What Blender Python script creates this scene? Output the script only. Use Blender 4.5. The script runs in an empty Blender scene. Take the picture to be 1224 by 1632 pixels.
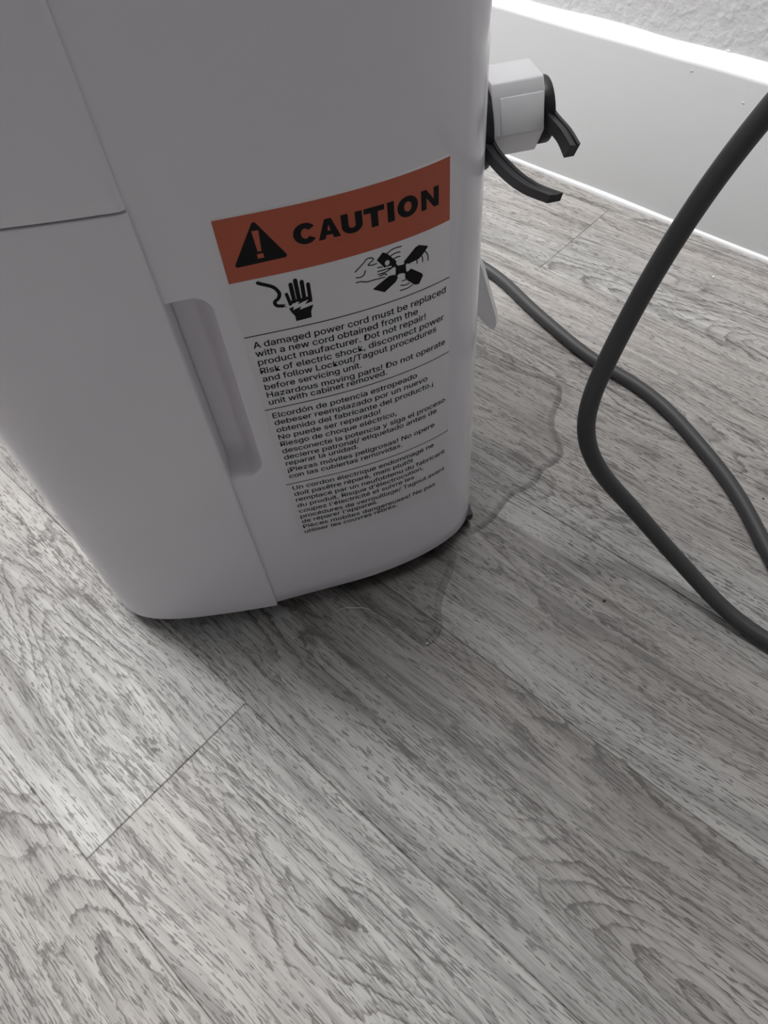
import bpy, bmesh, math, random
import numpy as np
from mathutils import Vector, Matrix

scene = bpy.context.scene
COL = scene.collection
random.seed(7)

# ------------------------------------------------------------------ camera
cam_data = bpy.data.cameras.new('camera')
cam = bpy.data.objects.new('camera', cam_data)
COL.objects.link(cam)
R3 = ((0.7413291188574247, -0.5101189563663658, 0.43613047117779313),
      (0.667774741932598, 0.6256502317660693, -0.4032848639955581),
      (-0.06714187643286543, 0.5902037257140568, 0.8044572894705599))
m = Matrix(R3).to_4x4()
m.translation = (0.0, 0.0, 0.48)
cam.matrix_world = m
cam_data.sensor_fit = 'HORIZONTAL'
cam_data.sensor_width = 36.0
cam_data.lens = 36.0 * 1140.43 / 1224.0
cam_data.clip_start = 0.01
scene.camera = cam

# ------------------------------------------------------------------ world, lights, exposure
world = bpy.data.worlds.new('world')
scene.world = world
world.use_nodes = True
world.node_tree.nodes['Background'].inputs[0].default_value = (0.8, 0.82, 0.85, 1)
world.node_tree.nodes['Background'].inputs[1].default_value = 0.05


def area(name, loc, target, size, power, color=(1, 1, 1), size_y=None):
    d = bpy.data.lights.new(name, 'AREA')
    d.energy = power
    d.color = color
    d.size = size
    if size_y:
        d.shape = 'RECTANGLE'
        d.size_y = size_y
    o = bpy.data.objects.new(name, d)
    COL.objects.link(o)
    o.location = loc
    o.rotation_euler = (Vector(target) - Vector(loc)).to_track_quat('-Z', 'Y').to_euler()
    return o


area('ceiling_light', (-1.42, 0.12, 2.25), (-1.42, 0.12, 0), 0.9, 64, (1.0, 0.99, 0.975), 0.9)
area('ceiling_light', (-0.26, 0.45, 2.3), (-0.26, 0.45, 0), 0.5, 13, (1.0, 0.99, 0.975), 0.4)

scene.view_settings.view_transform = 'Standard'
scene.view_settings.look = 'None'
scene.view_settings.gamma = 1.0
scene.view_settings.use_curve_mapping = False
scene.view_settings.exposure = 0.0


# ------------------------------------------------------------------ material helpers
class NT:
    def __init__(self, name):
        self.m = bpy.data.materials.new(name)
        self.m.use_nodes = True
        self.t = self.m.node_tree
        self.n = self.t.nodes
        self.b = self.n['Principled BSDF']

    def node(self, typ, **kw):
        o = self.n.new(typ)
        for k, v in kw.items():
            setattr(o, k, v)
        return o

    def link(self, a, b):
        self.t.links.new(a, b)

    def _in(self, sock, v):
        if v is None:
            return
        if isinstance(v, bpy.types.NodeSocket):
            self.link(v, sock)
        else:
            sock.default_value = v

    def math(self, op, a, b=None, c=None, clamp=False):
        o = self.node('ShaderNodeMath', operation=op, use_clamp=clamp)
        self._in(o.inputs[0], a)
        self._in(o.inputs[1], b)
        self._in(o.inputs[2], c)
        return o.outputs[0]

    def vec(self, x, y, z):
        o = self.node('ShaderNodeCombineXYZ')
        self._in(o.inputs[0], x)
        self._in(o.inputs[1], y)
        self._in(o.inputs[2], z)
        return o.outputs[0]

    def noise(self, vec, scale=1.0, detail=2.0, rough=0.5, dist=0.0):
        o = self.node('ShaderNodeTexNoise')
        self.link(vec, o.inputs['Vector'])
        o.inputs['Scale'].default_value = scale
        o.inputs['Detail'].default_value = detail
        o.inputs['Roughness'].default_value = rough
        o.inputs['Distortion'].default_value = dist
        return o.outputs['Fac']

    def smooth(self, v, a, b, lo=0.0, hi=1.0):
        o = self.node('ShaderNodeMapRange', interpolation_type='SMOOTHSTEP')
        self.link(v, o.inputs[0])
        o.inputs[1].default_value = a
        o.inputs[2].default_value = b
        o.inputs[3].default_value = lo
        o.inputs[4].default_value = hi
        return o.outputs[0]

    def mix(self, f, a, b):
        o = self.node('ShaderNodeMix', data_type='RGBA')
        self._in(o.inputs[0], f)
        self._in(o.inputs[6], a)
        self._in(o.inputs[7], b)
        return o.outputs[2]

    def bump(self, h, strength, dist):
        o = self.node('ShaderNodeBump')
        o.inputs['Strength'].default_value = strength
        o.inputs['Distance'].default_value = dist
        self.link(h, o.inputs['Height'])
        self.link(o.outputs[0], self.b.inputs['Normal'])

    def set(self, **kw):
        for k, v in kw.items():
            self._in(self.b.inputs[k.replace('_', ' ')], v)
        return self


def rgb(r, g, b):
    f = lambda c: (c / 255 / 12.92) if c <= 10 else ((c / 255 + 0.055) / 1.055) ** 2.4
    return (f(r), f(g), f(b), 1)


def plastic(name, col, rough, spec=0.5, coat=0.0, bump=0.0, scale=400):
    t = NT(name)
    t.set(Base_Color=col, Roughness=rough, Specular_IOR_Level=spec, Coat_Weight=coat, Coat_Roughness=0.08)
    tc = t.node('ShaderNodeTexCoord').outputs['Object']
    n = t.noise(tc, scale, 2)
    n2 = t.noise(tc, 14, 3)
    t.link(t.smooth(n2, 0.3, 0.75, rough * 0.96, rough * 1.05), t.b.inputs['Roughness'])
    if bump:
        t.bump(n, bump, 0.0004)
    return t.m


M_WHITE = plastic('white_gloss_plastic', (0.82, 0.795, 0.845, 1), 0.17, 0.5, 0.0)
M_WHITE2 = plastic('white_satin_plastic', (0.88, 0.88, 0.90, 1), 0.4, 0.5, 0, 0.05)
M_BLACK = plastic('black_plastic', (0.006, 0.007, 0.010, 1), 0.45, 0.5, 0, 0.15)
M_BASE = plastic('dark_grey_plastic', (0.05, 0.05, 0.052, 1), 0.55)
M_CORD = plastic('grey_rubber', (0.044, 0.045, 0.047, 1), 0.5, 0.45, 0, 0.12, 900)
M_PAPER = plastic('white_label_film', (0.74, 0.73, 0.745, 1), 0.38)
M_ORANGE = plastic('orange_print', (0.50, 0.10, 0.05, 1), 0.38)
M_INK = plastic('black_print', (0.004, 0.004, 0.005, 1), 0.6, 0.25)
M_PAINT = None


def wood_material():
    t = NT('grey_oak_plank')
    tc = t.node('ShaderNodeTexCoord').outputs['Object']
    sp = t.node('ShaderNodeSeparateXYZ')
    t.link(tc, sp.inputs[0])

    def attr(n):
        return t.node('ShaderNodeAttribute', attribute_type='OBJECT', attribute_name=n).outputs['Fac']

    def mul(a, b):
        return t.math('MULTIPLY', a, b)

    def add(a, b):
        return t.math('ADD', a, b)
    seed = attr('seed')
    u = add(sp.outputs[0], mul(seed, 3.7))
    v = add(sp.outputs[1], mul(seed, 1.31))
    cen = lambda x: t.math('SUBTRACT', x, 0.5)

    def nz(fu, fv, off=0.0, detail=2.0, rough=0.5, vv=None):
        return t.noise(t.vec(mul(u, fu), mul(v if vv is None else vv, fv), add(seed, off)), 1, detail, rough)
    # slow flow of the fibres
    v2 = add(v, mul(cen(nz(3.0, 8.0, 0, 1.5)), 0.045))
    jag = add(cen(nz(170, 330, 1.0, 2)), mul(cen(nz(26, 80, 1.5, 2)), 0.9))
    # growth rings: contours of a stretched field, plus one cathedral arch per plank
    fld = mul(nz(2.4, 11.0, 4.0, 2.0, 0.45, v2), 22.0)
    eu = mul(t.math('SUBTRACT', sp.outputs[0], attr('arch_u')), 0.24)
    ev = t.math('SUBTRACT', sp.outputs[1], attr('arch_v'))
    ev = add(ev, mul(cen(nz(9, 20, 6.0, 2.5)), 0.040))
    ell = t.math('SQRT', add(mul(eu, eu), mul(ev, ev)))
    near = t.math('SUBTRACT', 1.0, t.smooth(ell, 0.016, 0.052))
    near = mul(near, attr('arch'))
    sat = t.math('SMOOTH_MIN', ell, 0.050, 0.02)
    ringf = add(mul(fld, 0.85), mul(mul(sat, 150.0), attr('arch')))
    ringf = add(ringf, mul(jag, 0.5))
    saw = t.math('FRACT', ringf)
    line = mul(add(mul(t.smooth(saw, 0.15, 0.88), 0.45), mul(t.smooth(saw, 0.66, 0.88), 0.75)), t.math('SUBTRACT', 1.0, t.smooth(saw, 0.88, 0.97)))
    zone = t.smooth(nz(2.3, 8, 5.0, 1.5), 0.46, 0.66)
    zone = mul(t.math('MAXIMUM', zone, near), t.smooth(nz(12, 40, 5.5, 2), 0.25, 0.6))
    # straight fibre streaks, coarse to fine
    st = nz(9, 300, 0.0, 3, 0.6, v2)
    st2 = nz(4, 80, 2.0, 3, 0.55, v2)
    st3 = nz(22, 620, 3.5, 2, 0.6, v2)
    # pores: short dark dashes crowding along the rings
    po = nz(125, 1050, 0.0, 1.0, 0.5, v2)
    pm = add(mul(cen(nz(10, 75, 9.0, 2, 0.5, v2)), 0.5), mul(mul(line, zone), 0.10))
    pore = t.smooth(add(po, mul(pm, 0.75)), 0.60, 0.66)
    pore2 = t.smooth(nz(48, 760, 8.0, 1.0, 0.5, v2), 0.63, 0.69)
    # broad tone
    tone = nz(1.8, 14, 3.0, 3)
    warm = nz(1.6, 7, 7.0, 2)
    light = t.mix(t.smooth(warm, 0.35, 0.65), (0.455, 0.455, 0.445, 1), (0.425, 0.405, 0.388, 1))
    dark = (0.125, 0.118, 0.113, 1)
    k = mul(t.smooth(st, 0.38, 0.72), 0.26)
    k = add(k, mul(t.smooth(st2, 0.42, 0.72), 0.36))
    k = add(k, mul(t.smooth(st3, 0.48, 0.70), 0.32))
    k = add(k, mul(mul(line, zone), 0.55))
    k = add(k, mul(t.smooth(tone, 0.38, 0.72), 0.26))
    k = add(k, attr('shade'))
    kd = t.math('SQRT', add(mul(mul(t.math('SUBTRACT', sp.outputs[0], attr('knot_u')), 0.45), mul(t.math('SUBTRACT', sp.outputs[0], attr('knot_u')), 0.45)),
                            t.math('POWER', t.math('SUBTRACT', sp.outputs[1], attr('knot_v')), 2.0)))
    kd = t.math('DIVIDE', add(kd, mul(jag, 0.004)), attr('knot_r'))
    k = add(k, mul(t.math('SUBTRACT', 1.0, t.smooth(kd, 0.3, 1.0)), 0.5))
    c = t.mix(t.math('MINIMUM', k, 1.0), light, dark)
    pk = t.math('MAXIMUM', mul(pore, 0.72), mul(pore2, 0.6))
    c = t.mix(pk, c, (0.075, 0.070, 0.067, 1))
    t.set(Base_Color=c, Specular_IOR_Level=0.4)
    t.link(t.smooth(st, 0.3, 0.8, 0.38, 0.55), t.b.inputs['Roughness'])
    t.bump(t.math('SUBTRACT', mul(st, 0.5), pk), 0.4, 0.0004)
    return t.m


def wall_material():
    t = NT('textured_white_wall_paint')
    tc = t.node('ShaderNodeTexCoord').outputs['Object']
    a = t.noise(tc, 170, 3, 0.55)
    b = t.noise(tc, 75, 2, 0.5, 0.0)
    h = t.math('ADD', t.smooth(a, 0.3, 0.8), t.math('MULTIPLY', t.smooth(b, 0.42, 0.8), 1.8))
    t.set(Base_Color=(0.78, 0.785, 0.79, 1), Roughness=0.6)
    t.bump(h, 0.25, 0.0012)
    return t.m


def trim_material():
    t = NT('white_trim_paint')
    tc = t.node('ShaderNodeTexCoord').outputs['Object']
    mp = t.node('ShaderNodeMapping')
    mp.inputs['Scale'].default_value = (1, 6, 6)
    t.link(tc, mp.inputs[0])
    a = t.noise(mp.outputs[0], 22, 3)
    b = t.noise(tc, 240, 2)
    t.set(Base_Color=(0.69, 0.70, 0.705, 1), Roughness=0.38)
    t.bump(t.math('ADD', a, t.math('MULTIPLY', b, 0.2)), 0.12, 0.001)
    return t.m


def water_material():
    t = NT('clear_water')
    n = t.n
    out = n['Material Output']
    tr = t.node('ShaderNodeBsdfTransparent')
    tr.inputs[0].default_value = (1.0, 1.0, 1.0, 1)
    gl = t.node('ShaderNodeBsdfGlossy')
    gl.inputs['Roughness'].default_value = 0.06
    fr = t.node('ShaderNodeFresnel')
    fr.inputs[0].default_value = 1.4
    tc = t.node('ShaderNodeTexCoord').outputs['Object']
    bp = t.node('ShaderNodeBump')
    bp.inputs['Strength'].default_value = 0.04
    bp.inputs['Distance'].default_value = 0.001
    t.link(t.noise(tc, 40, 1), bp.inputs['Height'])
    t.link(bp.outputs[0], gl.inputs['Normal'])
    t.link(bp.outputs[0], fr.inputs['Normal'])
    mx = t.node('ShaderNodeMixShader')
    t.link(fr.outputs[0], mx.inputs[0])
    t.link(tr.outputs[0], mx.inputs[1])
    t.link(gl.outputs[0], mx.inputs[2])
    t.link(mx.outputs[0], out.inputs['Surface'])
    return t.m


M_FAR = plastic('greige_wall_paint', (0.46, 0.46, 0.48, 1), 0.7)
M_CEIL = plastic('white_ceiling_paint', (0.7, 0.7, 0.7, 1), 0.8)
M_WOOD = wood_material()
M_WALL = wall_material()
M_TRIM = trim_material()
M_WATER = water_material()
_r = NT('clear_water_edge')
_r.set(Base_Color=(1, 1, 1, 1), Roughness=0.0, IOR=1.33, Transmission_Weight=1.0)
M_RIM = _r.m
M_SUB = plastic('dark_joint_filler', (0.06, 0.057, 0.054, 1), 0.8)


# ------------------------------------------------------------------ object helpers
def mesh_obj(name, verts, faces, mat, parent=None, smooth=False, angle=None):
    me = bpy.data.meshes.new(name)
    me.from_pydata([tuple(v) for v in verts], [], [tuple(f) for f in faces])
    me.update()
    return link(name, me, mat, parent, smooth, angle)


def link(name, me, mat, parent=None, smooth=False, angle=None):
    if mat and not me.materials:
        me.materials.append(mat)
    o = bpy.data.objects.new(name, me)
    COL.objects.link(o)
    if parent:
        o.parent = parent
    if smooth:
        if angle:
            me.shade_smooth() if hasattr(me, 'shade_smooth') else None
            me.set_sharp_from_angle(angle=math.radians(angle))
        else:
            me.shade_smooth() if hasattr(me, 'shade_smooth') else None
    return o


def bm_obj(name, bm, mat, parent=None, smooth=False, angle=None):
    bmesh.ops.recalc_face_normals(bm, faces=bm.faces)
    me = bpy.data.meshes.new(name)
    bm.to_mesh(me)
    bm.free()
    return link(name, me, mat, parent, smooth, angle)


def tag(o, label, cat, group=None):
    o['label'] = label
    o['category'] = cat
    if group:
        o['group'] = group
    return o


def struct(o, label=None):
    o['kind'] = 'structure'
    if label:
        o['label'] = label
    return o


def bevel_box(bm, x0, x1, y0, y1, z0, z1, r=0.001, seg=2):
    g = bmesh.ops.create_cube(bm, size=1)['verts']
    for q in g:
        q.co = Vector(((x0 + x1) / 2 + q.co.x * (x1 - x0), (y0 + y1) / 2 + q.co.y * (y1 - y0), (z0 + z1) / 2 + q.co.z * (z1 - z0)))
    if r:
        ed = list({e for q in g for e in q.link_edges})
        bmesh.ops.bevel(bm, geom=ed, offset=r, segments=seg, affect='EDGES', profile=0.5)


def prism(bm, poly, axis, a, b, r=0.0, seg=2):
    """extrude a 2-D polygon along axis (0=x: poly is (y,z); 1=y: poly is (x,z))"""
    def p3(q, t):
        return (t, q[0], q[1]) if axis == 0 else (q[0], t, q[1])
    v0 = [bm.verts.new(p3(q, a)) for q in poly]
    v1 = [bm.verts.new(p3(q, b)) for q in poly]
    n = len(poly)
    fs = [bm.faces.new(v0), bm.faces.new(v1[::-1])]
    for i in range(n):
        fs.append(bm.faces.new((v0[i], v1[i], v1[(i + 1) % n], v0[(i + 1) % n])))
    if r:
        ed = list({e for f in fs for e in f.edges})
        bmesh.ops.bevel(bm, geom=ed, offset=r, segments=seg, affect='EDGES', profile=0.5)


def catmull(P, n):
    P = np.array(P, float)
    t = np.r_[0, np.cumsum(np.sqrt((np.diff(P, axis=0) ** 2).sum(1)))]
    mt = np.gradient(P, t, axis=0)
    out = []
    for x in np.linspace(0, t[-1], n):
        i = min(int(np.searchsorted(t, x, side='right')) - 1, len(t) - 2)
        hh = t[i + 1] - t[i]
        w = (x - t[i]) / hh
        out.append((2 * w**3 - 3 * w**2 + 1) * P[i] + (w**3 - 2 * w**2 + w) * hh * mt[i]
                   + (-2 * w**3 + 3 * w**2) * P[i + 1] + (w**3 - w**2) * hh * mt[i + 1])
    return np.array(out)


def gauss(o, sig):
    w = np.exp(-.5 * (np.arange(-3 * sig, 3 * sig + 1) / sig) ** 2)
    w /= w.sum()
    q = np.pad(o, ((3 * sig, 3 * sig), (0, 0)), mode='reflect', reflect_type='odd')
    return np.stack([np.convolve(q[:, j], w, 'valid') for j in range(o.shape[1])], 1)


def tube(name, pts, rad, mat, parent=None, sides=16, taper=False):
    P = [Vector(p) for p in pts]
    verts, faces = [], []
    T = [(P[min(i + 1, len(P) - 1)] - P[max(i - 1, 0)]).normalized() for i in range(len(P))]
    ref = Vector((0, 0, 1)) if abs(T[0].z) < .9 else Vector((1, 0, 0))
    N = (ref - T[0] * ref.dot(T[0])).normalized()
    for i, p in enumerate(P):
        N = (N - T[i] * N.dot(T[i])).normalized()
        B = T[i].cross(N)
        r = rad
        if taper:
            f = i / (len(P) - 1)
            r = rad * (0.35 + 0.65 * math.sin(math.pi * f))
        for j in range(sides):
            a = 2 * math.pi * j / sides
            verts.append(p + (N * math.cos(a) + B * math.sin(a)) * r)
    n = len(P)
    for i in range(n - 1):
        for j in range(sides):
            k = (j + 1) % sides
            faces.append((i * sides + j, i * sides + k, (i + 1) * sides + k, (i + 1) * sides + j))
    faces.append(tuple(range(sides))[::-1])
    faces.append(tuple((n - 1) * sides + j for j in range(sides)))
    return mesh_obj(name, verts, faces, mat, parent, True, 50)


# ------------------------------------------------------------------ the room
WX0, WX1 = -2.4, 2.6
WY0 = -2.9
WSL, WC = -0.0482, 0.7350          # line of the baseboard face: y = WSL*x + WC
CEIL = 2.4

bm = bmesh.new()
bevel_box(bm, WX0 - .1, WX1 + .1, WY0 - .1, 1.1, -.05, -.0035, 0)
floor = struct(bm_obj('floor', bm, M_SUB), 'grey oak look plank floor')

PITCH, Y0 = 0.1349, 0.0545
PL = 1.22
JOINT = {-1: -0.2242, 4: -0.3487, 0: -0.70, 1: 0.42, 2: -0.80, 3: 0.52, -2: 0.33, -3: -0.6}
mesh_cache = {}


def plank_mesh(L, W):
    key = (round(L, 4), round(W, 4))
    if key in mesh_cache:
        return mesh_cache[key]
    g, c = 0.00012, 0.0007
    hx, hy = L / 2 - g, W / 2 - g
    V = []
    for (ax, ay, z) in ((hx, hy, -.0035), (hx, hy, -0.0005), (hx - c, hy - c, 0)):
        V += [(-ax, -ay, z), (ax, -ay, z), (ax, ay, z), (-ax, ay, z)]
    F = [(3, 2, 1, 0), (8, 9, 10, 11)]
    for r in (0, 4):
        for i in range(4):
            j = (i + 1) % 4
            F.append((r + i, r + j, r + 4 + j, r + 4 + i))
    me = bpy.data.meshes.new('plank')
    me.from_pydata(V, [], F)
    me.update()
    me.materials.append(M_WOOD)
    mesh_cache[key] = me
    return me


# grain arches seen in the planks: row, x, offset across, strength
ARCH = [(-1, -.2250, -.004, 1.0), (-1, -.105, .012, 1.0), (-2, -.165, .062, .5), (3, -.143, -.050, 1.0), (4, -.110, -.040, .9), (0, .110, -.012, 1.0), (2, -.208, -.032, .6)]
KNOT = [(0, -.224, -.004, .006), (-1, -.402, .035, .005), (-1, -.08, .016, .011), (2, -.208, -.032, .008)]
SHADE = {(-1, True): -.14, (-1, False): .0, (0, True): .15, (1, True): .08, (2, True): -.03, (3, True): .08, (4, True): .06}  # plank tone, with brighter left and dimmer near-right floor light put into it
rng = random.Random(11)
for r in range(-22, 6):
    ya = Y0 + PITCH * r
    yb = ya + PITCH
    j0 = JOINT.get(r, rng.uniform(-.5, .5))
    x = j0 - PL * math.ceil((j0 - WX0) / PL)
    c = 0
    while x < WX1:
        xa, xb = max(x, WX0), min(x + PL, WX1)
        if xb - xa > 0.02:
            o = bpy.data.objects.new('plank', plank_mesh(xb - xa, PITCH))
            COL.objects.link(o)
            o.parent = floor
            o.location = ((xa + xb) / 2, (ya + yb) / 2, 0)
            o['seed'] = rng.uniform(0, 10)
            ar = next(((ax - o.location.x, av, st) for (rr_, ax, av, st) in ARCH if rr_ == r and xa <= ax < xb), None)
            o['arch_u'], o['arch_v'], o['arch'] = ar or (rng.uniform(-.5, .5), rng.uniform(-.05, .05), rng.uniform(0, .9))
            kn = next(((ax - o.location.x, av, kr) for (rr_, ax, av, kr) in KNOT if rr_ == r and xa <= ax < xb), (9.0, 9.0, .01))
            o['knot_u'], o['knot_v'], o['knot_r'] = kn
            o['shade'] = SHADE.get((r, xa < -.23), rng.uniform(-.05, .08))
        x += PL
        c += 1

# back wall with its baseboard, both turned a hair against the planks
wa = math.atan(WSL)


def wall_frame(name, mesh_builder, mat, smooth=False):
    bm = bmesh.new()
    mesh_builder(bm)
    o = bm_obj(name, bm, mat, None, smooth, 40 if smooth else None)
    o.location = (0, WC, 0)
    o.rotation_euler = (0, 0, wa)
    return o


struct(wall_frame('wall_back', lambda bm: bevel_box(bm, WX0 - .05, WX1 + .05, .0155, .12, -.02, CEIL, 0), M_WALL), 'white orange-peel textured wall')


def baseboard(bm):
    n = 420
    prof = [(.016, 0), (0, 0), (0, .1578), (.0008, .1597), (.0024, .1612), (.0125, .1692), (.016, .1697)]
    rows = []
    rr = random.Random(3)
    wob = gauss(np.array([[rr.gauss(0, 1), rr.gauss(0, 1)] for _ in range(n + 1)]), 2)
    for i in range(n + 1):
        x = WX0 + (WX1 - WX0) * i / n
        row = []
        for j, (y, z) in enumerate(prof):
            dz = wob[i, 0] * .0011 if j in (2, 3, 4) else (wob[i, 1] * .0016 if j in (5, 6) else 0)
            row.append(bm.verts.new((x, y, z + dz)))
        rows.append(row)
    for i in range(n):
        for j in range(len(prof) - 1):
            bm.faces.new((rows[i][j], rows[i + 1][j], rows[i + 1][j + 1], rows[i][j + 1]))


BLOBS = [(-.277, .1722, .0026), (-.2425, .1388, .0010), (-.3010, .1529, .0012)]
struct(wall_frame('baseboard_back', baseboard, M_TRIM, True), 'tall white painted baseboard with a sloped top')


for bx_, bz_, br_ in BLOBS:
    bm = bmesh.new()
    bmesh.ops.create_icosphere(bm, subdivisions=2, radius=1)
    q = random.Random(int(bx_ * -1e4))
    for v in bm.verts:
        k_ = 1 + q.uniform(-.25, .25)
        v.co = Vector((v.co.x * br_ * 1.5 * k_, v.co.y * br_ * .22 * k_, v.co.z * br_ * k_))
    o = bm_obj('paint_blob', bm, M_TRIM, bpy.data.objects['baseboard_back'], True)
    top_ = max(0.0, bz_ - .16)
    o.location = (bx_, top_ * 1.25, bz_ - top_ * .25)


def bead(bm):
    n = 300
    rr = random.Random(5)
    wob = gauss(np.array([[rr.gauss(0, 1)] for _ in range(n + 1)]), 3)
    rows = []
    for i in range(n + 1):
        x = WX0 + (WX1 - WX0) * i / n
        s = 1 + wob[i, 0] * .35
        rows.append([bm.verts.new((x, -y * s, z * s)) for y, z in ((.0038, 0), (.0034, .0018), (.0022, .0034), (.0, .0042))])
    for i in range(n):
        for j in range(3):
            bm.faces.new((rows[i][j], rows[i + 1][j], rows[i + 1][j + 1], rows[i][j + 1]))


struct(wall_frame('trim_1', bead, M_TRIM, True), 'white caulk bead along the foot of the baseboard')

for nm, b in (('wall_left', (WX0 - .1, WX0, WY0, 1.0, 0, CEIL)), ('wall_right', (WX1, WX1 + .1, WY0, 1.0, 0, CEIL)),
              ('wall_front', (WX0 - .1, WX1 + .1, WY0 - .1, WY0, 0, CEIL)), ('ceiling', (WX0 - .1, WX1 + .1, WY0 - .1, 1.0, CEIL, CEIL + .05))):
    bm = bmesh.new()
    bevel_box(bm, *b, 0)
    struct(bm_obj(nm, bm, M_CEIL if nm == 'ceiling' else M_FAR))

# ------------------------------------------------------------------ dehumidifier
UA = math.radians(55)
K = 0.48 / 0.57
CX, CY = -0.034, 0.4657            # centre of the unit in its own axes, seen from the plank origin
Z0 = 0.0152
TOP = 0.618
unit = bpy.data.objects.new('dehumidifier', None)
COL.objects.link(unit)
unit.rotation_euler = (0, 0, UA)
unit.location = (CX * math.cos(UA) - CY * math.sin(UA), CX * math.sin(UA) + CY * math.cos(UA), 0)
tag(unit, 'glossy white dehumidifier with an orange caution label on its side', 'dehumidifier')

rear_k = np.array([(-57, 331.6), (-25.6, 333), (3, 334), (20, 334.9), (34.7, 336.4), (59.7, 340.6), (85.8, 347.6), (102, 354), (117, 362.4), (127.6, 373.2), (134.2, 386.8), (138.5, 403), (141, 425), (143, 460), (144, 510), (144, 553)]) * 1e-3 * K
front_k = np.array([(-59, 329.2), (-89, 331.5), (-115, 334.2), (-150.7, 339.8), (-172, 346.5), (-186, 355.5), (-197, 370), (-206.5, 388.3), (-213, 408), (-218, 435), (-222, 475), (-224, 520), (-224.5, 553)]) * 1e-3 * K
OFF = np.array([CX, CY])
RC = gauss(catmull(rear_k, 240), 4) - OFF
FC = gauss(catmull(front_k, 240), 4) - OFF


class Contour:
    """half outline, walked by arc length s; n = outward normal"""
    def __init__(self, C, flip):
        self.C = C
        self.t = np.r_[0, np.cumsum(np.hypot(*np.diff(C, axis=0).T))]
        d = np.gradient(C, self.t, axis=0)
        d /= np.hypot(d[:, 0], d[:, 1])[:, None]
        self.d = d
        n = np.c_[d[:, 1], -d[:, 0]]
        self.n = -n if flip else n
        self.len = self.t[-1]

    def at(self, s):
        if s < 0:                      # the rear shell runs on under the front shell
            p, n = FCO.at(-s)
            return p - n * (.002 + .002 * min(1, -s / .004)), n
        x = np.interp(s, self.t, self.C[:, 0])
        y = np.interp(s, self.t, self.C[:, 1])
        n = np.array([np.interp(s, self.t, self.n[:, 0]), np.interp(s, self.t, self.n[:, 1])])
        return np.array([x, y]), n / np.hypot(*n)


RCO, FCO = Contour(RC, False), Contour(FC, True)


def surf(s, z, off=0.0, co=RCO):
    p, n = co.at(s)
    q = p + n * off
    return (q[0], q[1], z)


def grid_mesh(name, cols, rows, fn, mat, angle=35):
    """fn(col,row)->xyz"""
    V = [fn(c, r) for r in rows for c in cols]
    nc = len(cols)
    F = []
    for i in range(len(rows) - 1):
        for j in range(nc - 1):
            a = i * nc + j
            F.append((a, a + 1, a + nc + 1, a + nc))
    return mesh_obj(name, V, F, mat, unit, True, angle)


# hand grip hollow beside the seam
def recess(s, z):
    qx = abs(s + .02) - (.0393 - .010)
    qz = abs(z - .2232) - (.0628 - .010)
    d = math.hypot(max(qx, 0), max(qz, 0)) + min(max(qx, qz), 0) - .010
    if d >= 0:
        return 0.0
    t = min(-d / .0095, 1)
    return -.015 * (1 - (1 - t) ** 2.2)


edge_lo = [(Z0 + .0016, -.012), (Z0 + .0014, -.0012), (Z0 + .0026, 0)]
edge_hi = [(TOP - .012, 0), (TOP - .004, -.0025), (TOP, -.009)]
zr = edge_lo + [(z, 0) for z in list(np.arange(.03, .155, .02)) + list(np.arange(.158, .2885, .0007)) + list(np.arange(.30, .6, .03))] + edge_hi
cs = list(np.arange(-.021, .0225, .0005)) + list(np.linspace(.024, RCO.len, 110))
far = list(np.linspace(-.01, RCO.len, 70))
colsR = [(s, 1) for s in cs] + [(s, -1) for s in reversed(far)]


def rear_fn(c, r):
    s, sg = c
    z, o = r
    p = surf(s, z, o + (recess(s, z) if sg > 0 else 0))
    return (p[0], p[1] * sg, p[2])


rear = grid_mesh('rear_shell', colsR, zr, rear_fn, M_WHITE, 89)

# front shells: lower water bucket and upper front panel
SPL = 0.3311


def front_shell(name, z_lo_rows, z_hi_rows, seam, mat):
    zs = z_lo_rows + z_hi_rows
    fs = list(np.linspace(seam[-1][0] + .002, FCO.len, 120))
    cols = [(s, o, 1) for s, o in seam] + [(s, 0, 1) for s in fs]
    cols = cols + [(s, o, -1) for s, o, _ in reversed(cols)]

    def fn(c, r):
        s, o, sg = c
        z, oz = r
        p = surf(s, z, o + oz, FCO)
        return (p[0], p[1] * sg, p[2])
    return grid_mesh(name, cols, zs, fn, mat, 50)


def arc_rows(zc, r, up, n=4):
    """rounded edge: (z, inset) pairs from the flat face into the edge"""
    out = []
    for i in range(n + 1):
        a = math.pi / 2 * i / n
        out.append((zc + (r * math.sin(a) if up else -r * math.sin(a)), -r * (1 - math.cos(a))))
    return out


sharp = [(0.0, -.0165), (0.0, -.0045), (0.0, -.0007), (.0002, -.0002), (.0007, 0)]
soft = [(0.0, -.0045), (0.0, -.0026), (.0004, -.0014), (.0012, -.0006), (.0024, -.00015), (.004, 0)]
lo = [(Z0, -.012), (Z0, -.0008), (Z0 + .0004, -.0002), (Z0 + .0012, 0)]
front_shell('water_bucket', lo + [(z, 0) for z in np.linspace(.03, .32, 14)], arc_rows(SPL - .0012, .0006, True) + [(SPL - .0006, -.006)], sharp, M_WHITE)
front_shell('front_panel', [(SPL + .0004, -.006)] + arc_rows(SPL + .0012, .0008, False)[::-1], [(z, 0) for z in np.linspace(.34, .6, 12)] + edge_hi, soft, M_WHITE)

# top and underside
full = [RCO.at(s)[0] + RCO.at(s)[1] * -.0085 for s in np.linspace(0, RCO.len, 60)]
fullF = [FCO.at(s)[0] + FCO.at(s)[1] * -.0085 for s in np.linspace(0, FCO.len, 60)]
near = fullF[::-1] + full
loop = [(p[0], p[1]) for p in near] + [(p[0], -p[1]) for p in near[::-1]][1:-1]


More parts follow.
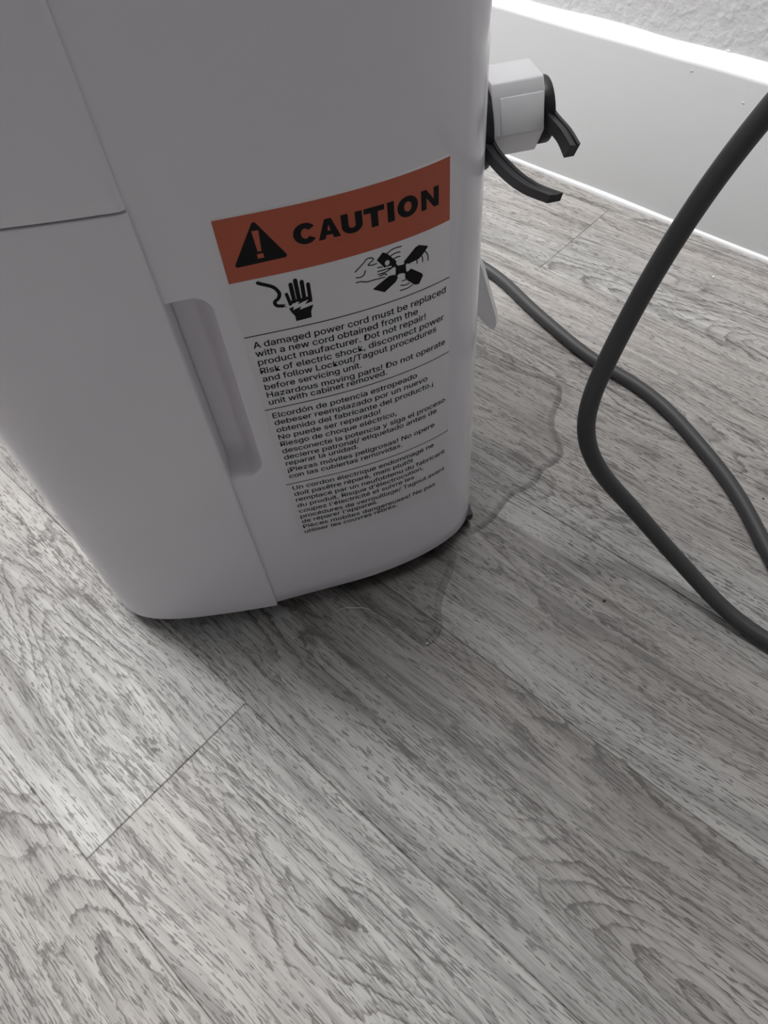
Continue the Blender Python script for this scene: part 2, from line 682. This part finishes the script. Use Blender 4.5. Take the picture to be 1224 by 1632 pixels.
def slab(name, scale, z_a, z_b, mat):
    V = [(x * scale, y * scale, z_a) for x, y in loop] + [(x * scale, y * scale, z_b) for x, y in loop]
    n = len(loop)
    F = [tuple(range(n))[::-1], tuple(range(n, 2 * n))] + [(i, (i + 1) % n, n + (i + 1) % n, n + i) for i in range(n)]
    return mesh_obj(name, V, F, mat, unit, True, 40)


slab('top_panel', 1.0, TOP - .004, TOP - .0005, M_WHITE)
slab('base_plate', 0.985, Z0 + .0012, Z0 + .006, M_BASE)


# casters under the four corners
def caster(x, y):
    bm = bmesh.new()
    prism(bm, [(y + .0072 * math.cos(2 * math.pi * i / 20), .0072 + .0072 * math.sin(2 * math.pi * i / 20)) for i in range(20)], 0, x - .006, x + .006, .0012, 2)
    w = bm_obj('caster', bm, M_BLACK, unit, True, 40)
    bm = bmesh.new()
    bevel_box(bm, x - .0095, x + .0095, y - .0075, y + .0075, .0118, Z0 + .0025, .0008)
    for sx in (-1, 1):
        bevel_box(bm, x + sx * .0085 - .001, x + sx * .0085 + .001, y - .004, y + .004, .005, .0128, .0003)
    f = bm_obj('fork', bm, M_BASE, None, False)
    f.parent = w


def UL(x, y):
    return x - CX, y - CY


cxb, cyb = UL(.1045, .3245)
for sx, sy in ((cxb, cyb), (cxb, -cyb), (-.118, cyb), (-.118, -cyb)):
    caster(sx, sy)


# ------------------------------------------------------------------ caution label (part of the unit)
S0, ZT = 0.0288, 0.3205
LW, LH = 0.1088, 0.2345
TILT = -0.012


def lab(u, v, off):
    """label millimetres (u right, v up from the top edge) to the curved wall"""
    u = u * 1e-3
    v = v * 1e-3
    return surf(S0 + u, ZT + v, off)


def map_mesh(name, me2d, mat, off, parent):
    for v in me2d.vertices:
        v.co = lab(v.co.x, v.co.y, off + v.co.z)
    me2d.update()
    return link(name, me2d, mat, parent)


def strip_patch(name, u0, u1, v0, v1, mat, off, parent, slope=True):
    n = 60
    V, F = [], []
    for i in range(n + 1):
        u = u0 + (u1 - u0) * i / n
        d = TILT * u if slope else 0
        for v in (v0, v1):
            V.append((u, v + d, 0))
    for i in range(n):
        F.append((2 * i, 2 * i + 2, 2 * i + 3, 2 * i + 1))
    me = bpy.data.meshes.new(name)
    me.from_pydata(V, [], F)
    return map_mesh(name, me, mat, off, parent)


def label_sheet():
    n = 60
    V, F = [], []
    hgt = -LH * 1e3
    for i in range(n + 1):
        u = LW * 1e3 * i / n
        d = TILT * u
        V += [lab(u, d, 0), lab(u, d - .7, .00045), lab(u, hgt + .3 + d * .9, .00045), lab(u, hgt + d * .9, 0)]
    for i in range(n):
        for j in range(3):
            a = 4 * i + j
            F.append((a, a + 1, a + 5, a + 4))
    F.append((0, 3, 2, 1))
    F.append((4 * n, 4 * n + 1, 4 * n + 2, 4 * n + 3))
    return mesh_obj('caution_label', V, F, M_PAPER, unit, True, 40)


label = label_sheet()
label['label'] = 'white caution sticker with an orange heading and black trilingual text'
INK = .00057
strip_patch('orange_band', 0, LW * 1e3, -31.2, -.8, M_ORANGE, .00051, label)
for v0, v1 in ((-61.5, -64.0), (-110.5, -113.0), (-174.2, -177.6)):
    n = 50
    V, F = [], []
    for i in range(n + 1):
        u = LW * 1e3 * i / n
        v = v0 + (v1 - v0) * i / n
        V += [(u, v - .25, 0), (u, v + .25, 0)]
    for i in range(n):
        F.append((2 * i, 2 * i + 2, 2 * i + 3, 2 * i + 1))
    me = bpy.data.meshes.new('rule_line')
    me.from_pydata(V, [], F)
    map_mesh('rule_line', me, M_INK, INK, label)


try:                                   # the sans face that ships inside Blender; else its built-in face
    FONT = bpy.data.fonts.load(bpy.utils.system_resource('DATAFILES', path='fonts') + '/Inter.woff2')
except Exception:
    FONT = None


def text_mesh(body):
    cu = bpy.data.curves.new('t', 'FONT')
    cu.body = body
    if FONT:
        cu.font = FONT
    cu.size = 1.0
    cu.resolution_u = 3
    ob = bpy.data.objects.new('t', cu)
    COL.objects.link(ob)
    dg = bpy.context.evaluated_depsgraph_get()
    me = bpy.data.meshes.new_from_object(ob.evaluated_get(dg))
    bpy.data.objects.remove(ob)
    bpy.data.curves.remove(cu)
    co = np.array([v.co[:] for v in me.vertices])
    fc = [tuple(f.vertices) for f in me.polygons]
    bpy.data.meshes.remove(me)
    return co, fc


TEXT = {
    'english_text': [
        ('A damaged power cord must be replaced', 3.2, -68.9, 106.3, -72.0),
        ('with a new cord obtained from the', 3.2, -74.2, 88.7, -77.0),
        ('product maufacturer. Dot not repair!', 3.2, -79.7, 93.4, -82.4),
        ('Risk of electric shock, disconnect power', 3.2, -85.4, 105.0, -88.6),
        ('and follow Lockout/Tagout procedures', 3.2, -90.9, 99.9, -93.8),
        ('before servicing unit.', 3.2, -96.5, 54.8, -97.9),
        ('Hazardous moving parts! Do not operate', 3.2, -102.0, 105.9, -105.8),
        ('unit with cabinet removed.', 3.2, -107.3, 68.7, -108.8)],
    'spanish_text': [
        ('Elcordón de potencia estropeado', 3.2, -117.5, 86.7, -119.9),
        ('debeser reemplazado por un nuevo', 3.2, -122.9, 93.4, -125.8),
        ('obtenido del fabricante del producto.¡', 3.2, -128.7, 97.3, -132.0),
        ('No puede ser reparado!', 3.2, -134.6, 62.6, -136.2),
        ('Riesgo de choque eléctrico,', 3.2, -140.4, 72.4, -142.3),
        ('desconecte la potencia y siga el proceso', 3.2, -146.3, 105.9, -150.2),
        ('decierre patronal/ etiquetado antes de', 3.2, -151.9, 99.5, -155.4),
        ('reparar la unidad.', 3.2, -157.3, 46.8, -158.4),
        ('¡Piezas móviles peligrosas! No opere', 3.2, -163.3, 97.7, -166.6),
        ('con las cubiertas removidas.', 3.2, -169.0, 74.5, -171.0)],
    'french_text': [
        ('Un cordon électrique endommagé ne', 3.3, -180.6, 97.0, -184.8),
        ('doit pasêtre réparé, mais plutôt', 3.3, -186.5, 81.5, -189.6),
        ('remplacé par un neufobtenu du fabricant', 3.3, -192.3, 105.6, -197.0),
        ("du produit. Risque d'électrocution,", 3.3, -198.3, 88.5, -201.6),
        ("coupez l'électricité et suivre les", 3.3, -204.2, 81.5, -206.8),
        ('procédures de verrouillage/ Tagout avant', 3.3, -210.0, 105.5, -214.3),
        ("de réparer l'appareil.", 3.3, -215.6, 54.3, -217.0),
        ('Pièces mobiles dangereuses! Ne pas', 3.3, -221.2, 97.5, -225.0),
        ('utiliser les couvres retirés.', 3.3, -226.9, 67.8, -228.4)]}
for nm, rows in TEXT.items():
    V, F = [], []
    for body, u0, v0, u1, v1 in rows:
        co, fc = text_mesh(body)
        w = co[:, 0].max() - co[:, 0].min()
        sx = (u1 - u0) / w
        sy = 7.35
        sl = (v1 - v0) / (u1 - u0)
        b = len(V)
        for k_, (du, dv) in enumerate(((-.08, 0), (.08, 0), (0, .05), (0, -.05))):     # ink spread thickens the strokes
            b = len(V)
            for c in co:
                uu = u0 + (c[0] - co[:, 0].min()) * sx
                V.append((uu + du, v0 + sl * (uu - u0) + c[1] * sy + dv, k_ * 4e-6))
            F += [tuple(b + i for i in f) for f in fc]
    me = bpy.data.meshes.new(nm)
    me.from_pydata(V, [], F)
    map_mesh(nm, me, M_INK, INK, label)


# --- pictograms: flat prints made of polygons and strokes in label millimetres
class Print:
    def __init__(self):
        self.V, self.F = [], []

    def poly(self, pts, z=0.0):
        bm = bmesh.new()
        bm.faces.new([bm.verts.new((x, y, 0)) for x, y in pts])
        bmesh.ops.triangulate(bm, faces=bm.faces)
        b = len(self.V)
        bm.verts.index_update()
        self.V += [(v.co.x, v.co.y, z) for v in bm.verts]
        self.F += [tuple(b + v.index for v in f.verts) for f in bm.faces]
        bm.free()
        return self

    def stroke(self, pts, w, z=0.0, curve=True, caps=True):
        P = catmull(pts, max(8, len(pts) * 5)) if curve and len(pts) > 2 else np.array(pts, float)
        d = np.gradient(P, axis=0)
        d /= np.hypot(d[:, 0], d[:, 1])[:, None]
        n = np.c_[-d[:, 1], d[:, 0]] * w / 2
        b = len(self.V)
        for p, q in zip(P, n):
            self.V += [(p[0] - q[0], p[1] - q[1], z), (p[0] + q[0], p[1] + q[1], z)]
        for i in range(len(P) - 1):
            self.F.append((b + 2 * i, b + 2 * i + 2, b + 2 * i + 3, b + 2 * i + 1))
        if caps:
            for c in (P[0], P[-1]):
                self.poly([(c[0] + w / 2 * math.cos(a), c[1] + w / 2 * math.sin(a)) for a in np.linspace(0, 2 * math.pi, 12, endpoint=False)], z)
        return self

    def ring(self, c, rx, ry, tx, ty, a0, a1, z=0.0, n=40):
        b = len(self.V)
        for i in range(n + 1):
            a = a0 + (a1 - a0) * i / n
            self.V += [(c[0] + rx * math.cos(a), c[1] + ry * math.sin(a), z), (c[0] + (rx - tx) * math.cos(a), c[1] + (ry - ty) * math.sin(a), z)]
        for i in range(n):
            self.F.append((b + 2 * i, b + 2 * i + 2, b + 2 * i + 3, b + 2 * i + 1))
        return self

    def shear(self, u0, v0, sl):
        self.V = [(x + u0, y + v0 + sl * x, z) for x, y, z in self.V]
        return self

    def build(self, name, mat, off=INK):
        me = bpy.data.meshes.new(name)
        me.from_pydata(self.V, [], self.F)
        return map_mesh(name, me, mat, off, label)


def round_poly(pts, r, n=6):
    out = []
    N = len(pts)
    for i in range(N):
        p = np.array(pts[i], float)
        a = np.array(pts[i - 1], float) - p
        b = np.array(pts[(i + 1) % N], float) - p
        a /= np.hypot(*a)
        b /= np.hypot(*b)
        h = math.acos(np.clip(a @ b, -1, 1)) / 2
        t = r / math.tan(h)
        p0, p1 = p + a * t, p + b * t
        for k in range(n + 1):
            f = k / n
            q = (1 - f) ** 2 * p0 + 2 * f * (1 - f) * (p * .75 + (p0 + p1) / 2 * .25) + f ** 2 * p1
            out.append(tuple(q))
    return out


Print().poly(round_poly([(16.6, -3.9), (28.6, -23.9), (4.0, -24.1)], 1.1)).build('warning_triangle', M_INK)
Print().poly([(15.0, -8.6), (18.0, -8.7), (17.3, -18.5), (15.7, -18.4)]).poly([(15.1, -19.6), (17.8, -19.6), (17.9, -21.8), (15.1, -21.7)]).build('exclamation_mark', M_ORANGE, INK + .00006)

# heading CAUTION: heavy wide capitals, 9.4 mm tall, drawn on a baseline then laid along the band
H = 9.4
c = Print()
c.ring((5.3, H / 2), 5.3, H / 2 + .25, 3.4, 2.6, math.radians(36), math.radians(324))
c.poly([(10.7, 0), (14.3, H), (17.3, H), (20.9, 0), (17.8, 0), (17.15, 1.8), (14.45, 1.8), (13.8, 0)][:4] + [(17.8, 0), (17.15, 1.85), (14.4, 1.85), (13.75, 0)])
c.poly([(21.6, H), (24.9, H), (24.9, 3.6), (21.6, 3.6)]).poly([(28.1, H), (31.4, H), (31.4, 3.6), (28.1, 3.6)])
c.ring((26.5, 3.7), 4.9, 3.9, 3.3, 2.6, math.pi, 2 * math.pi)
c.poly([(32.2, H), (42.0, H), (42.0, H - 2.5), (38.8, H - 2.5), (38.8, 0), (35.4, 0), (35.4, H - 2.5), (32.2, H - 2.5)])
c.poly([(43.4, H), (46.8, H), (46.8, 0), (43.4, 0)])
c.ring((53.6, H / 2), 5.3, H / 2 + .25, 3.4, 2.6, 0, 2 * math.pi)
c.poly([(60.6, 0), (60.6, H), (63.4, H), (67.4, 3.9), (67.4, H), (70.2, H), (70.2, 0), (67.4, 0), (63.4, 5.5), (63.4, 0)])
c.shear(32.0, -19.6, -.036)
c.build('caution_heading', M_INK)
# the counter of the A
Print().poly([(15.1, 3.9), (15.8, 6.6), (16.5, 3.9)]).shear(32.0, -19.6, -.036).build('letter_counter', M_ORANGE, INK + .00006)

hand = Print()
hand.stroke([(12.5, -33.6), (20.0, -39.0), (20.9, -41.8), (20.0, -43.8), (17.9, -45.5), (18.5, -47.4), (21.2, -48.4)], 1.75)
for a, b, w in (((24.0, -42.6), (24.9, -48.4), 1.6), ((26.7, -38.0), (26.9, -47.4), 1.95), ((29.1, -36.5), (29.2, -47.2), 2.05), ((31.9, -37.9), (31.7, -47.2), 1.95), ((34.6, -39.9), (34.4, -48.7), 1.8)):
    hand.stroke([a, b], w, curve=False)
hand.poly([(23.9, -48.9), (24.6, -46.6), (25.8, -46.6), (35.1, -46.4), (35.2, -49.6), (31.6, -50.2), (33.6, -48.0), (28.2, -49.4), (30.0, -47.4)])
hand.poly([(23.8, -50.6), (26.2, -50.0), (25.5, -52.0), (29.7, -50.9), (28.6, -52.6), (35.4, -51.5), (33.8, -55.0), (33.6, -58.3), (26.0, -58.5), (25.9, -55.4), (24.6, -53.0)])
hand.stroke([(21.3, -48.1), (22.6, -47.8)], .4, curve=False).stroke([(21.3, -48.6), (22.8, -49.3)], .4, curve=False)
hand.build('shock_pictogram', M_INK)

fan = Print()
for P in ([(77.8, -44.4), (83.1, -45.2), (83.2, -50.0), (77.5, -48.8)],
          [(68.4, -37.9), (71.6, -34.8), (73.8, -36.2), (78.3, -41.8), (77.8, -44.1), (74.7, -45.2), (72.4, -43.8), (70.6, -41.0)],
          [(81.9, -43.8), (88.8, -38.4), (90.7, -38.0), (95.9, -40.6), (93.5, -43.1), (90.5, -45.3), (84.6, -45.8)],
          [(82.5, -50.7), (85.8, -48.8), (91.8, -53.9), (92.5, -55.5), (90.0, -59.4), (87.7, -58.8), (84.2, -55.3), (82.4, -52.9)],
          [(65.0, -52.6), (73.9, -48.4), (76.3, -48.6), (78.7, -50.8), (77.3, -52.9), (71.1, -56.5)]):
    fan.poly(round_poly(P, .35, 3))
for a, b in (((79.0, -46.1), (76.7, -42.4)), ((81.8, -46.2), (83.4, -44.4)), ((82.2, -49.0), (84.4, -51.8)), ((79.1, -48.4), (76.8, -50.1))):
    fan.stroke([a, b], 1.5, curve=False)
for P in ([(57.1, -40.6), (61.4, -37.4), (63.9, -35.5), (65.9, -35.7), (66.8, -36.7), (65.7, -37.6), (63.9, -38.8), (66.2, -39.6), (68.5, -39.5)],
          [(57.3, -43.5), (59.9, -44.0), (61.4, -43.3), (62.4, -41.1)], [(57.0, -46.2), (59.7, -46.4), (61.9, -47.4), (66.0, -47.7), (72.0, -48.2)],
          [(68.1, -44.0), (72.9, -44.2)], [(68.3, -45.6), (73.4, -45.4), (74.4, -45.0)], [(68.3, -41.8), (71.0, -42.3)], [(69.1, -46.7), (72.5, -46.8), (72.8, -47.7)],
          [(73.8, -36.2), (76.6, -35.0), (81.4, -35.1)], [(75.2, -38.2), (77.6, -37.5), (80.7, -37.7)], [(76.2, -40.7), (78.7, -39.8), (80.5, -40.1)],
          [(93.8, -42.3), (95.4, -45.1), (95.6, -48.5)], [(91.9, -44.0), (92.5, -46.1), (92.4, -48.0)], [(89.2, -45.1), (89.4, -47.7)],
          [(86.7, -58.0), (84.0, -58.9), (79.2, -58.8)], [(84.8, -56.6), (82.8, -56.8), (79.6, -55.9)], [(83.0, -53.8), (80.4, -53.8)]):
    fan.stroke(P, .55, caps=False)
fan.build('fan_pictogram', M_INK)
Print().poly([(73.5 + 1.25 * math.cos(a), -41.0 + 1.4 * math.sin(a)) for a in np.linspace(0, 6.28, 14, endpoint=False)]).stroke([(72.4, -43.3), (75.2, -43.6)], .9, curve=False).build('fingertip_mark', M_PAPER, INK + .00006)


# ------------------------------------------------------------------ cord spool on the back of the unit
def ub(bm):
    for v in bm.verts:
        v.co.x -= CX
        v.co.y -= CY
    return bm


bm = bmesh.new()
prism(bm, [(.3585, .2905), (.3640, .3085), (.3665, .3140), (.3885, .3140), (.394, .306), (.394, .290), (.386, .275), (.3685, .275)], 0, .1284, .1565, .0011, 2)
spool = bm_obj('cord_spool', ub(bm), M_WHITE2, unit, True, 40)
spool['label'] = 'white block holding two black hooks on the back'
bm = bmesh.new()
prism(bm, [(.3578, .2912), (.3632, .3078), (.3650, .3072), (.3600, .2908)], 0, .1325, .1558, .0005, 2)
o = bm_obj('spool_panel', ub(bm), M_WHITE2, spool, True, 40)
bm = bmesh.new()
bevel_box(bm, .1165, .1225, .362, .400, .262, .322, .002)
o = bm_obj('spool_mount', ub(bm), M_WHITE2, spool, True, 40)


def disc(cy, cz, ry, rz, x0, x1, name):
    bm = bmesh.new()
    prism(bm, [(cy + ry * math.cos(2 * math.pi * i / 32), cz + rz * math.sin(2 * math.pi * i / 32)) for i in range(32)], 0, x0, x1, .0009, 2)
    return bm_obj(name, ub(bm), M_BLACK, spool, True, 40)


disc(.3795, .2895, .0235, .0235, .1212, .1284, 'hook_flange')
disc(.3735, .2935, .0150, .0165, .1566, .1622, 'hook_flange')


def hook(top, bot, x0, x1):
    T, B = catmull(top, 26), catmull(bot, 26)
    bm = bmesh.new()
    rows = []
    ix = (x1 - x0) * .5
    for t, b in zip(T, B):
        d = (b - t)
        # section: shallow groove along the upper face
        sec = [(x0, t), (x0 + ix * .55, t), (x0 + ix * .75, t + d * .1), (x1 - ix * .75, t + d * .1), (x1 - ix * .55, t), (x1, t), (x1, b), (x0, b)]
        rows.append([bm.verts.new((x, q[0], q[1])) for x, q in sec])
    for i in range(len(rows) - 1):
        for j in range(8):
            k = (j + 1) % 8
            bm.faces.new((rows[i][j], rows[i][k], rows[i + 1][k], rows[i + 1][j]))
    bm.faces.new(rows[0])
    bm.faces.new(rows[-1][::-1])
    return bm_obj('hook', ub(bm), M_BLACK, spool, True, 35)


hook([(.3650, .2915), (.3565, .2899), (.3276, .2919), (.2973, .2989), (.2687, .3094)], [(.3690, .2830), (.3607, .2825), (.3340, .2850), (.3025, .2926), (.2707, .3046)], .1230, .1290)
hook([(.3640, .2985), (.3588, .2982), (.3378, .2984), (.3270, .2969)], [(.3630, .2900), (.3564, .2905), (.3420, .2908), (.3325, .2880)], .1572, .1625)
bm = bmesh.new()
bmesh.ops.create_uvsphere(bm, u_segments=12, v_segments=8, radius=.0014)
for v in bm.verts:
    v.co = Vector((.1262 + v.co.x, .3592 + v.co.y, .2965 + v.co.z))
bm_obj('screw', ub(bm), M_WHITE2, spool, True)

# lower hook blade
bm = bmesh.new()
blade = [(.1150, .2300), (.1235, .2240), (.1290, .2110), (.1400, .1720), (.1405, .1655), (.1385, .1620), (.1345, .1630), (.1290, .1700), (.1150, .1920)]
cut = [.0, .0022, .0026, .0026, .0026, .0014, .0, .0, .0]
lay = [[bm.verts.new((x - c_, .3600, z)) for (x, z), c_ in zip(blade, cut)], [bm.verts.new((x, .3640, z)) for x, z in blade], [bm.verts.new((x, .3780, z)) for x, z in blade]]
bm.faces.new(lay[0])
bm.faces.new(lay[2][::-1])
for a_, b_ in zip(lay, lay[1:]):
    for i_ in range(9):
        bm.faces.new((a_[i_], b_[i_], b_[(i_ + 1) % 9], a_[(i_ + 1) % 9]))
o = bm_obj('cord_rest', ub(bm), M_WHITE2, unit, True, 40)
o['label'] = 'white tongue-shaped cord rest low on the back'

# ------------------------------------------------------------------ grey cord
RCORD = .0057
path = [(-.3885, .4205, .120), (-.376, .441, .118), (-.386, .475, .085), (-.412, .515, .040), (-.424, .543, .014), (-.410, .5535, RCORD), (-.3950, .5519, RCORD)] + [(x, y, RCORD) for x, y in ((-.3650, .5453), (-.3198, .5270), (-.2804, .5138), (-.2395, .5010), (-.2115, .4949), (-.1847, .4943), (-.1403, .4832), (-.0916, .4586), (-.0567, .4388), (-.0267, .4147), (-.0053, .3944), (.035, .365), (.075, .352), (.088, .338), (.065, .327))]
path += [(0.027, 0.3248, 0.0057), (-0.0005, 0.3242, 0.0075), (-0.0272, 0.3284, 0.017), (-0.0619, 0.3258, 0.04), (-0.0949, 0.3177, 0.073), (-0.1122, 0.3045, 0.1), (-0.1246, 0.2974, 0.126), (-0.1301, 0.2948, 0.145), (-0.1321, 0.301, 0.166), (-0.1307, 0.3141, 0.192), (-0.129, 0.3252, 0.217), (-0.125, 0.3388, 0.245), (-0.1197, 0.3477, 0.271), (-0.1144, 0.357, 0.291), (-0.1067, 0.3654, 0.313), (-.085, .39, .36), (-.04, .45, .42), (.03, .55, .46), (.09, .66, .47), (.11, .742, .47)]
pts = gauss(catmull(path, 460), 5)
pts[:, 2] = np.maximum(pts[:, 2], RCORD)
tag(tube('power_cord', pts, RCORD, M_CORD, None, 18), 'thick grey cord looping over the floor and rising in front of the wall', 'cord')

# ------------------------------------------------------------------ water
pud = [(-.2080, .1660), (-.198, .1665), (-.1887, .1682), (-.177, .1678), (-.1649, .168), (-.1547, .1701), (-.1527, .177), (-.1556, .1892), (-.1663, .2008), (-.173, .2128), (-.1791, .2295), (-.1855, .243), (-.194, .2513), (-.1951, .2614), (-.1888, .2713), (-.1863, .283), (-.1853, .2943), (-.1871, .3053), (-.1877, .3131), (-.1875, .3234), (-.1813, .337), (-.1803, .3491), (-.1841, .3592), (-.1798, .3716), (-.1808, .3845), (-.1926, .3983), (-.2049, .4077), (-.2131, .4209), (-.2198, .441), (-.2299, .454), (-.2475, .4563), (-.2654, .4511), (-.2914, .4464), (-.3195, .4453),
       (-.362, .428), (-.378, .37), (-.355, .29), (-.305, .215), (-.268, .172), (-.235, .162)]
P = catmull(pud + pud[:3], 520)
t = np.r_[0, np.cumsum(np.hypot(*np.diff(np.array(pud + pud[:3]), axis=0).T))]
# keep one closed turn
start = np.array(pud[1])
i0 = int(np.argmin(np.hypot(*(P[:60] - start).T)))
i1 = 260 + int(np.argmin(np.hypot(*(P[260:] - start).T)))
P = P[i0:i1]
d = np.roll(P, -1, 0) - np.roll(P, 1, 0)
d /= np.hypot(d[:, 0], d[:, 1])[:, None]
nin = np.c_[-d[:, 1], d[:, 0]]
if (P[:, 0] * np.roll(P[:, 1], -1) - P[:, 1] * np.roll(P[:, 0], -1)).sum() < 0:
    nin = -nin
prof = [(.0055 * (1 - math.cos(a)), .00005 + .0011 * math.sin(a)) for a in np.linspace(0, math.pi / 2, 12)]
V, F = [], []
N = len(P)
for o_, z in prof:
    for p, n in zip(P, nin):
        V.append((p[0] + n[0] * o_, p[1] + n[1] * o_, z))
for r in range(len(prof) - 1):
    for i in range(N):
        j = (i + 1) % N
        F.append((r * N + i, r * N + j, (r + 1) * N + j, (r + 1) * N + i))
F.append(tuple((len(prof) - 1) * N + i for i in range(N)))
F = [f[::-1] for f in F] if (P[:, 0] * np.roll(P[:, 1], -1) - P[:, 1] * np.roll(P[:, 0], -1)).sum() < 0 else F
pobj = mesh_obj('water_puddle', V, F, M_WATER, None, True)
pobj.data.materials.append(M_RIM)
for f in pobj.data.polygons:
    f.material_index = 0 if len(f.vertices) > 4 else 1
puddle = tag(pobj, 'thin clear puddle spreading over the planks from under the white unit', 'puddle')

# ------------------------------------------------------------------ lint and specks
M_LINT = plastic('pale_lint', (0.62, 0.61, 0.59, 1), 0.7)
M_SPECK = plastic('dark_grit', (0.03, 0.028, 0.026, 1), 0.7)
M_CHIP = plastic('white_chip', (0.82, 0.82, 0.81, 1), 0.6)
h = catmull([(-.2251, .1474, .0005), (-.2236, .1521, .0008), (-.2166, .1586, .0012), (-.2089, .1644, .0009), (-.2009, .1652, .0004)], 30)
tag(tube('lint_thread', h, .00028, M_LINT, None, 6, True), 'pale curled thread of lint on the floor below the unit', 'thread')


def speck(name, x, y, r, mat, label, cat, sx=1.0, rz=0.0):
    bm = bmesh.new()
    bmesh.ops.create_icosphere(bm, subdivisions=2, radius=r)
    q = random.Random(int(abs(x) * 1e5))
    for v in bm.verts:
        k = 1 + q.uniform(-.22, .22)
        v.co = Vector((v.co.x * k * sx, v.co.y * k, max(v.co.z * k * .7, -r * .5)))
    o = bm_obj(name, bm, mat)
    o.location = (x, y, r * .5)
    o.rotation_euler = (0, 0, rz)
    tag(o, label, cat)


speck('paint_chip', -.1961, .6850, .0012, M_CHIP, 'tiny white chip lying on the floor near the baseboard', 'chip')
speck('grit_speck', -.0772, .2836, .0010, M_SPECK, 'tiny dark speck on the floor left of the cord where it lands', 'speck', 1.3, .6)
speck('grit_speck', -.0306, .4449, .0008, M_SPECK, 'tiny dark speck on the floor beyond the cord at the right edge', 'speck')
